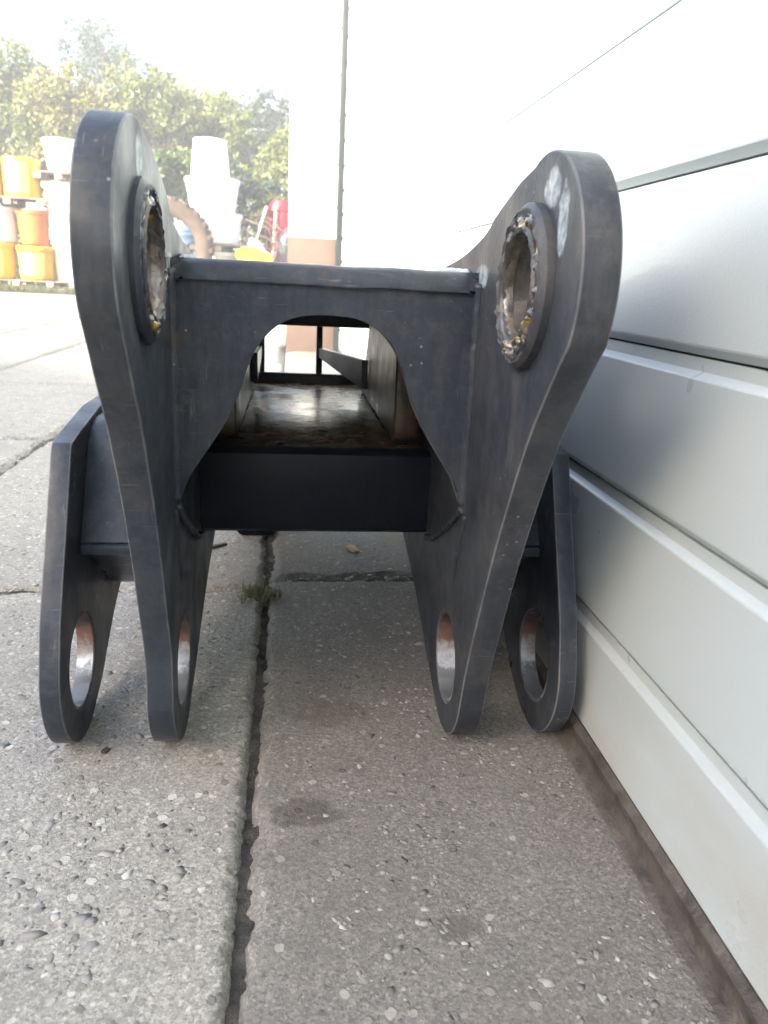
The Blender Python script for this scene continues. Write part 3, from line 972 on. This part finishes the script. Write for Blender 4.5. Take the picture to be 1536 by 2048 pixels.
BY = 13.75
pallet((-4.35, BY, .03), 'weathered pallet on the grass under the lower yellow tubs', 1.15)
tub('yellow_tub', .255, .285, .52, 'yellow', 'yellow round tub beside the cream tub, bottom of the left stack', (-4.09, BY - .08, .145), 'yellow tubs in the left stack', lab='label', lab_w=95)
tub('yellow_tub', .26, .29, .55, 'yellow', 'yellow round tub cut by the left picture edge, bottom of the left stack', (-4.72, BY - .02, .145), 'yellow tubs in the left stack', lab='label', lab_w=80)
tub('orange_tub', .215, .265, .54, 'orange', 'faded orange tub standing on the bottom yellow tub', (-4.10, BY - .02, .672), None, lab=None)
tub('pale_tub', .24, .255, .53, 'pale_tub', 'pale grey round tub beside the orange tub at left picture edge', (-4.63, BY - .02, .70), None)
link('label_band', mesh('label_band', [], []), 'label') if False else None
pallet((-4.38, BY, 1.262), 'pallet under the two top yellow drums of the left stack', 1.1)
tub('yellow_drum', .27, .28, .58, 'yellow', 'yellow drum with pale label on top pallet, beside the white tub', (-4.23, BY - .05, 1.374), 'yellow drums on the top pallet', False, 'label', lab_w=85)
tub('yellow_drum', .27, .28, .56, 'yellow', 'yellow drum on top pallet at the left picture edge', (-4.80, BY - .05, 1.374), 'yellow drums on the top pallet', False, 'label', lab_w=60)
CXX = -3.62
pallet((CXX + .1, BY + .15, .03), 'small pallet under the cream tub column', .75)
box_tub('cream_tub', .34, .42, .4, .5, .74, 'cream', 'upright cream tub at the bottom, right of the yellow tub', (CXX, BY + .1, .145))
box_tub('cream_tub', .42, .46, .45, .5, .76, 'cream', 'upright cream tub standing on another cream tub, below the white tub', (CXX - .05, BY + .1, .90))
pallet((CXX, BY + .1, 1.672), 'thin pallet under the white tub behind the left pin eye', .7)
tub('white_tub', .22, .27, .50, 'white_tub', 'white round tub on top, just left of the left pin eye', (CXX - .02, BY + .1, 1.785))
# centre stack
SX, SY = -1.27, BY + .1
pallet((SX, SY, .03), 'pallet on the ground under the white tub stack', .9)
tub('cream_tub', .36, .40, .58, 'cream', 'cream tub at the bottom of the white tub stack', (SX + .05, SY, .145))
pallet((SX + .08, SY, .728), 'pallet under the lowest white tub beside the tyre', .9)
tub('white_tub', .34, .39, .49, 'white_tub', 'lowest white tub of the stack right of the tyre', (SX + .05, SY, .842), 'white tubs of the centre stack')
tub('white_tub', .36, .43, .52, 'white_tub', 'widest white tub in the middle of the stack', (SX - .03, SY, 1.335), 'white tubs of the centre stack')
tub('white_tub', .31, .27, .58, 'white_tub', 'topmost white tub of the stack against the trees', (SX - .06, SY, 1.858), 'white tubs of the centre stack', False)
# extra cream tub and the tilted yellow lid
tub('cream_tub', .30, .34, .56, 'cream', 'cream tub below the tilted yellow lid', (-.60, 13.3, -.005))
ld = empty('tub_cover', (-.60, 13.12, .555), 0, label='round yellow lid lying tilted on a cream tub', category='lid')
vs, fs = lathe([(.001, .0), (.27, .0), (.295, .012), (.30, .035), (.285, .04), (.27, .02), (.001, .018)], 48)
bm = bmesh.new(); bm.from_mesh(mesh('t', vs, fs))
lo = link('disc', bm_mesh('disc', bm, angle=40), 'lid', ld, (0, .1, .10)); lo.rotation_euler = (R(26), R(9), 0)
link('rim_band', mesh('rim_band', *lathe([(.296, .010), (.304, .012), (.304, .034), (.298, .036)], 48, True), True), 'yellow', ld, (0, .1, .10)).rotation_euler = (R(26), R(9), 0)

# tractor tyre
TR, TI, TW = .755, .47, .17
ty = empty('tractor_tyre', (-1.97, 13.05, 0), R(8), label='big muddy tractor tyre standing upright beside the white tubs', category='tyre')
prof = [(TI, -.11), (TI + .05, -.155), (TI + .13, -TW), (TR - .10, -.165), (TR - .05, -.13), (TR - .035, 0), (TR - .05, .13), (TR - .10, .165), (TI + .13, TW), (TI + .05, .155), (TI, .11), (TI + .015, .09), (TI + .06, .13), (TR - .09, .11), (TR - .075, 0), (TR - .09, -.11), (TI + .06, -.13), (TI + .015, -.09)]
vs, fs = lathe(prof, 64, True)
vs = [(x, z, y + TR) for x, y, z in vs]
bm = bmesh.new(); bm.from_mesh(mesh('t', vs, fs))
link('carcass', bm_mesh('carcass', bm, angle=60), 'tyre', ty)
lug_me = None
for k in range(44):
    a = 2 * math.pi * (k + .5) / 44
    s = 1 if k % 2 else -1
    if lug_me is None:
        bm = bmesh.new()
        vv = []
        for (x, y, z) in ((-.035, -.005, -.06), (.035, -.005, -.06), (.02, -.005, .0), (-.02, -.005, .0), (-.035 , .165, -.10), (.035, .165, -.10), (.022, .165, -.045), (-.022, .165, -.045)):
            vv.append(bm.verts.new((x + y * .5, y, z)))
        for f in ((0, 1, 2, 3), (7, 6, 5, 4), (0, 4, 5, 1), (1, 5, 6, 2), (2, 6, 7, 3), (3, 7, 4, 0)): bm.faces.new([vv[i] for i in f])
        lug_me = bm_mesh('tread_lug', bm)
        lug_me.materials.append(M['tyre'])
    o = link('tread_lug', lug_me, None, ty, (TR * math.sin(a), 0, TR + TR * math.cos(a)))
    o.rotation_euler = (0, a, 0)
    if s < 0: o.scale = (1, -1, 1)
# blue barrel and orange bucket behind the tyre
bb = empty('blue_barrel', (-1.75, 14.0, 0), label='blue grey ribbed barrel seen through the tyre', category='barrel')
pr = [(.001, 0), (.24, 0), (.25, .02)]
for z in (.36, .78, .95, 1.02):
    pr += [(.25, z), (.262, z + .015), (.262, z + .03), (.25, z + .045)]
pr += [(.25, 1.13), (.235, 1.16), (.22, 1.15), (.001, 1.14)]
bm = bmesh.new(); bm.from_mesh(mesh('t', *lathe(pr, 40)))
link('shell', bm_mesh('shell', bm, angle=40), 'blue', bb)
link('bung', mesh('bung', *lathe([(.001, 1.165), (.05, 1.165), (.055, 1.14), (.05, 1.139), (.001, 1.139)], 20)), 'black', bb)
tub('orange_bucket', .14, .17, 1.16, 'orange', 'narrow orange bin beside the blue barrel behind the tyre', (-2.2, 14.1, -.005), None)

# red upturned trough leaning by the pillar
rd = empty('red_trough', (-.20, 14.1, 0), R(-6), label='red metal trough stood on end beside the white pillar', category='trough')
V, F = [], []
na, nz = 20, 10
for j in range(nz + 1):
    z = 1.62 * j / nz
    rr = .30 - .05 * (j / nz) - (.10 if j == nz else 0)
    for i in range(na + 1):
        a = R(175 + 190 * i / na)
        V.append((rr * math.cos(a), rr * math.sin(a) * .7 + .1, z))
for j in range(nz):
    for i in range(na): F.append((j * (na + 1) + i, j * (na + 1) + i + 1, (j + 1) * (na + 1) + i + 1, (j + 1) * (na + 1) + i))
bm = bmesh.new(); bm.from_mesh(mesh('t', V, F))
bmesh.ops.solidify(bm, geom=bm.faces[:], thickness=.02)
link('shell', bm_mesh('shell', bm, angle=40), 'red', rd)
for z in (.5, 1.0, 1.45):
    rr = .305 - .05 * z / 1.62
    link('rib', tube_me('rib', [(rr * math.cos(R(a)), rr * math.sin(R(a)) * .7 + .1, z) for a in range(176, 365, 9)], .016, seg=8), 'red', rd)
link('wooden_handle', tube_me('wooden_handle', [(-.17, -.14, .05), (-.10, -.17, .8), (-.06, -.13, 1.56)], [.02, .02, .018], seg=8), 'wood_pale', rd)

# leaning plank, wire hoops, black bags, concrete block
pk = empty('leaning_plank', (-.77, 13.72, .0), label='pale wooden plank leaning in front of the wire hoops', category='plank')
a, c = Vector((-.12, 0, .0)), Vector((.34, .25, 1.50))
d = c - a
me = box_me('board', -.035, .035, -.012, .012, 0, d.length, .004, 1)
link('board', me, 'wood_pale', pk, a).rotation_euler = d.to_track_quat('Z', 'Y').to_euler()
me = box_me('end_cleat', -.02, .07, -.03, -.0125, d.length - .10, d.length - .03, .004, 1)
link('end_cleat', me, 'wood', pk, a).rotation_euler = d.to_track_quat('Z', 'Y').to_euler()
wh_ = empty('wire_hoops', (-.58, 13.95, 0), label='tangle of bent dark wire hoops beside the red trough', category='wire')
for k in range(9):
    r = .30 + .05 * (k % 4)
    cx, cz, ti = random.uniform(-.22, .12), random.uniform(.72, 1.0), random.uniform(-.9, .9)
    pts = [(cx + r * math.cos(R(q)) * math.cos(ti), r * math.cos(R(q)) * math.sin(ti) * .5, cz + r * math.sin(R(q)) * random.uniform(.94, 1.04)) for q in range(-70, 230, 12)]
    link('hoop', tube_me('hoop', pts, .011, seg=6), 'wire', wh_)
for k in range(4):
    z = .62 + .16 * k
    link('rod', tube_me('rod', [(-.18, -.3, z + .16), (.12, -.34, z + .05), (.50, -.34, z - .02)], .011, seg=6), 'wire', wh_)
for i, (x, z, rx, rz, lab) in enumerate(((-.10, .80, .17, .30, 'tall black bundle against the red trough by the pillar'),)):
    bgm = bmesh.new()
    bmesh.ops.create_icosphere(bgm, subdivisions=4, radius=1)
    for v in bgm.verts:
        q = v.co.copy()
        dn = .10 * noise.noise(q * 2.2) + .05 * noise.noise(q * 6)
        v.co = Vector((q.x * rx, q.y * rx * .8, q.z * rz)) * (1 + dn)
    bgr = empty('black_bundle', (x + .04, 13.55, .57), label=lab, category='bag')
    link('sack', bm_mesh('sack', bgm, smooth=True), 'black', bgr, (0, 0, .285))
    link('cord', tube_me('cord', [(rx * .95 * math.cos(R(q)), rx * .8 * math.sin(R(q)), .30 + .02 * math.sin(R(q * 3))) for q in range(0, 361, 15)], .012, seg=6), 'wire', bgr)
blk = empty('concrete_block', (-.06, 13.55, 0), label='grey concrete block under the black bundle', category='block')
link('block_body', box_me('block_body', -.16, .16, -.16, .16, 0, .57, .012), 'yard', blk)
link('chipped_cap', box_me('chipped_cap', -.17, .17, -.165, .165, .5705, .585, .005), 'yard', blk)

# ---------------------------------------------------------------- trees
def leaves(lobes, per, size, name, flat=.5):
    Q = []
    for (cx, cy, cz, rx, ry, rz_, w) in lobes:
        nL = int(per * w)
        u = rng.standard_normal((nL, 3)); u /= np.linalg.norm(u, axis=1)[:, None]
        rad = rng.random(nL) ** .45
        # clumps: pull leaves toward random sub-centres
        nc = max(6, nL // 60)
        cu = rng.standard_normal((nc, 3)); cu /= np.linalg.norm(cu, axis=1)[:, None]
        cu *= (rng.random(nc) ** .4)[:, None]
        pk_ = rng.integers(0, nc, nL)
        p = .30 * u * rad[:, None] + cu[pk_] * .92
        p = p * np.array([rx, ry, rz_]) + np.array([cx, cy, cz])
        Q.append(p)
    P = np.concatenate(Q)
    nn = len(P)
    a = rng.standard_normal((nn, 3)); a /= np.linalg.norm(a, axis=1)[:, None]
    t = rng.standard_normal((nn, 3)); t -= a * (a * t).sum(1)[:, None]; t /= np.linalg.norm(t, axis=1)[:, None]
    bt = np.cross(a, t)
    s = size * rng.uniform(.55, 1.35, nn)[:, None]
    v0 = P - t * s; v1 = P + bt * s * .45 + a * s * .12; v2 = P + t * s; v3 = P - bt * s * .45 + a * s * .12
    V = np.stack([v0, v1, v2, v3], 1).reshape(-1, 3)
    me = bpy.data.meshes.new(name)
    me.vertices.add(nn * 4); me.loops.add(nn * 4); me.polygons.add(nn)
    me.vertices.foreach_set('co', V.ravel().astype('f'))
    me.loops.foreach_set('vertex_index', np.arange(nn * 4, dtype='i'))
    me.polygons.foreach_set('loop_start', np.arange(0, nn * 4, 4, dtype='i'))
    me.polygons.foreach_set('loop_total', np.full(nn, 4, 'i'))
    me.update()
    return me

def tree(x, y, h, w, mat, label, cat='tree', lobes=10, per=1500, leaf=.055, z0=.5, trunk=.12):
    t = empty('tree' if cat == 'tree' else 'bush', (x, y, 0), label=label, category=cat, group='trees and bushes behind the yard')
    V, F = [], []
    def add(vs, fs):
        o = len(V); V.extend(vs); F.extend([tuple(i + o for i in f) for f in fs])
    lean = random.uniform(-.3, .3)
    spine = [(lean * (k / 5) ** 2, 0, h * .72 * k / 5) for k in range(6)]
    spine = [(a + random.uniform(-.08, .08), b_ + random.uniform(-.08, .08), c_) for a, b_, c_ in spine]
    spine[0] = (0, 0, -.05)
    add(*tube(spine, [trunk * (1 - .75 * k / 5) for k in range(6)], seg=9, jit=.06))
    L = []
    for k in range(lobes):
        a = 6.28 * k / lobes + random.uniform(-.5, .5)
        zz = h * random.uniform(z0, .9)
        taper = 1.0 - .55 * max(0, (zz / h - .55) / .45)
        rr = w * random.uniform(.35, .75) * taper
        cx, cy = rr * math.cos(a), rr * .7 * math.sin(a)
        lr = w * random.uniform(.36, .58)
        L.append((cx, cy, zz, lr, lr * .85, lr * random.uniform(.7, 1.05), random.uniform(.7, 1.2)))
        st = spine[random.randint(1, 4)]
        midp = (st[0] * .5 + cx * .5, st[1] * .5 + cy * .5, (st[2] + zz) / 2 + .1)
        add(*tube([st, midp, (cx, cy, zz), (cx * 1.3, cy * 1.3, zz + lr * .8)], [trunk * .38, trunk * .28, trunk * .16, trunk * .05], seg=6, jit=.08))
    L.append((spine[-1][0], 0, h * .86, w * .4, w * .4, h * .16, 1.0))
    link('trunk', mesh('trunk', V, F, True), 'bark', t)
    link('crown', leaves(L, per, leaf, 'crown'), mat, t)
    return t

tree(-8.6, 19.5, 4.6, 1.5, 'leaf_green', 'green tree at the far left picture edge with dark bare limbs', per=1450)
tree(-6.7, 20.5, 5.2, 1.7, 'leaf_olive', 'olive green tree above the yellow drums', per=1500)
tree(-5.0, 24.5, 6.9, 2.2, 'leaf_blue', 'tallest tree, bluish green, rising behind the left pin eye', per=1900)
tree(-4.9, 19.5, 4.5, 1.6, 'leaf_dry', 'yellowish tree just left of the pin eye', per=1600)
tree(-3.2, 19.8, 4.6, 1.4, 'leaf_olive', 'dense olive tree right of the left pin eye', per=1700)
tree(-1.9, 20.4, 4.5, 1.3, 'leaf_olive', 'leafy tree rising behind the white tub stack', per=1600)
tree(-.55, 22.5, 5.0, 1.25, 'leaf_blue', 'darker blue green tree between the white tubs and pillar', per=1600)
tree(-.25, 19.0, 3.5, 1.15, 'leaf_olive', 'pale leaved tree next to the white pillar', per=1700, z0=.35)
tree(-7.6, 24.5, 5.6, 2.1, 'leaf_green', 'far green tree seen over the yellow drums', per=1500)
tree(-3.0, 24.0, 5.5, 1.9, 'leaf_dry', 'far pale tree filling the gap right of the pin eye', per=1600)
tree(-1.5, 25.5, 5.5, 1.9, 'leaf_green', 'far green tree above the topmost white tub', per=1600)
tree(1.3, 20.5, 4.4, 1.4, 'leaf_green', 'green tree half hidden behind the white pillar', per=1300)
for (x, y, h, w, mt_, lb_) in ((-6.1, 17.2, 2.0, 1.2, 'leaf_green', 'low green bush behind the yellow drums'), (-2.55, 16.6, 2.5, 1.15, 'leaf_green', 'dark green bush between the tyre and the left pin eye'), (-.95, 16.4, 2.3, 1.05, 'leaf_blue', 'dark bush behind the wire hoops'), (.2, 16.8, 2.4, 1.1, 'leaf_green', 'green bush behind the red trough'), (-4.2, 17.4, 2.2, 1.2, 'leaf_green', 'low bush behind the white tub at left'), (-8.2, 17.0, 1.9, 1.2, 'leaf_green', 'low bush at the far left')):
    tree(x, y, h, w, mt_, lb_, 'bush', 8, 900, .06, .22, .05)

# grass verge under the pallets and tufts in the joint
def grass_me(spots, name):
    V, F = [], []
    for (x, y, z, h) in spots:
        a = rng.uniform(0, 6.28); l = rng.uniform(.2, .7) * h
        dx, dy = math.cos(a), math.sin(a)
        w = h * .05
        k = len(V)
        V += [(x - dy * w, y + dx * w, z), (x + dy * w, y - dx * w, z), (x + dx * l * .4 + dy * w * .7, y + dy * l * .4 - dx * w * .7, z + h * .6), (x + dx * l * .4 - dy * w * .7, y + dy * l * .4 + dx * w * .7, z + h * .6), (x + dx * l, y + dy * l, z + h * .9)]
        F += [(k, k + 1, k + 2, k + 3), (k + 3, k + 2, k + 4)]
    return mesh(name, V, F)
sp = []
for _ in range(9000):
    x = rng.uniform(-7.5, .2)
    sp.append((x, 12.75 + .35 * noise.noise(Vector((x * 1.3, 0, 0))) + abs(rng.normal(0, .55)), -.03, float(rng.uniform(.05, .15))))
for _ in range(6000):
    sp.append((rng.uniform(-9, 1.2), rng.uniform(14.5, 17), -.03, float(rng.uniform(.15, .4))))
link('verge', mesh('verge', [(-12, 12.6, -.022), (2, 12.6, -.022), (2, 40, -.022), (-12, 40, -.022)], [(0, 1, 2, 3)]), 'dirt', kind='structure')
link('grass', grass_me(sp, 'grass'), 'grass', kind='stuff', label='rough grass along the verge under the tub stacks', category='grass')
sp = [(-.040 + rng.normal(0, .012), 1.005 + rng.normal(0, .012), -.010, float(rng.uniform(.012, .030))) for _ in range(260)]
sp += [(JX + rng.normal(0, .004), rng.uniform(.5, 1.6), -.011, float(rng.uniform(.004, .009))) for _ in range(60)]
sp += [(JX - COLP + rng.normal(0, .008), rng.uniform(1.2, 5.0), -.011, float(rng.uniform(.006, .016))) for _ in range(500)]
link('joint_grass', grass_me(sp, 'joint_grass'), 'grass', kind='stuff', label='small tufts of grass in the slab joints', category='grass')

# small litter on the slabs
def litter(name, x, y, l, w, h, rz, mat, label, cat):
    bm = bmesh.new()
    bmesh.ops.create_cube(bm, size=1)
    bmesh.ops.subdivide_edges(bm, edges=bm.edges[:], cuts=2)
    for v in bm.verts:
        q = v.co.copy()
        k = 1 - .35 * abs(q.x * 2) ** 2
        v.co = Vector((q.x * l, q.y * w * k, (q.z + .5) * h * (1 - .3 * abs(q.x * 2)))) + Vector([noise.noise(q * 5 + Vector((x * 9, y * 9, 1))) * .1 * w] * 3)
    me = bm_mesh(name, bm, angle=50)
    o = link(name, me, mat, None, (x, y, .0008), label=label, category=cat)
    o.rotation_euler.z = rz
    return o
litter('wood_chip', .1055, 1.194, .030, .014, .004, R(112), 'chip', 'small orange brown wood chip lying under the coupler', 'wood chip')
litter('twig', -.118, 1.20, .045, .006, .004, R(38), 'twig', 'dark twig on the slab behind the left leg', 'twig')
litter('twig', -.62, 1.42, .022, .012, .004, R(15), 'twig', 'dark scrap on the left slab by the joint', 'twig')
litter('twig', -.98, 2.42, .12, .010, .005, R(4), 'twig', 'long dark stick on the bright slab at left', 'twig')
litter('dead_leaf', -.165, .640, .008, .006, .002, R(60), 'twig', 'dark crumb of dirt beside the left outer lug', 'leaf')

# ---------------------------------------------------------------- haze added to veil the far yard like lens glare
hz_me = box_me('haze', -165, 165, -125, 245, -1.03, 11.6, 0)
hm = bpy.data.materials.new('glare_haze')
hm.use_nodes = True
hm.node_tree.nodes.clear()
ho = hm.node_tree.nodes.new('ShaderNodeOutputMaterial')
pv = hm.node_tree.nodes.new('ShaderNodeVolumePrincipled')
pv.inputs['Color'].default_value = (.97, .98, 1, 1)
pv.inputs['Density'].default_value = .0085
pv.inputs['Anisotropy'].default_value = 0.0
hm.node_tree.links.new(pv.outputs[0], ho.inputs['Volume'])
hz_me.materials.append(hm)
link('haze', hz_me, None, kind='stuff', label='thin haze added to wash out the far yard like lens glare', category='haze')
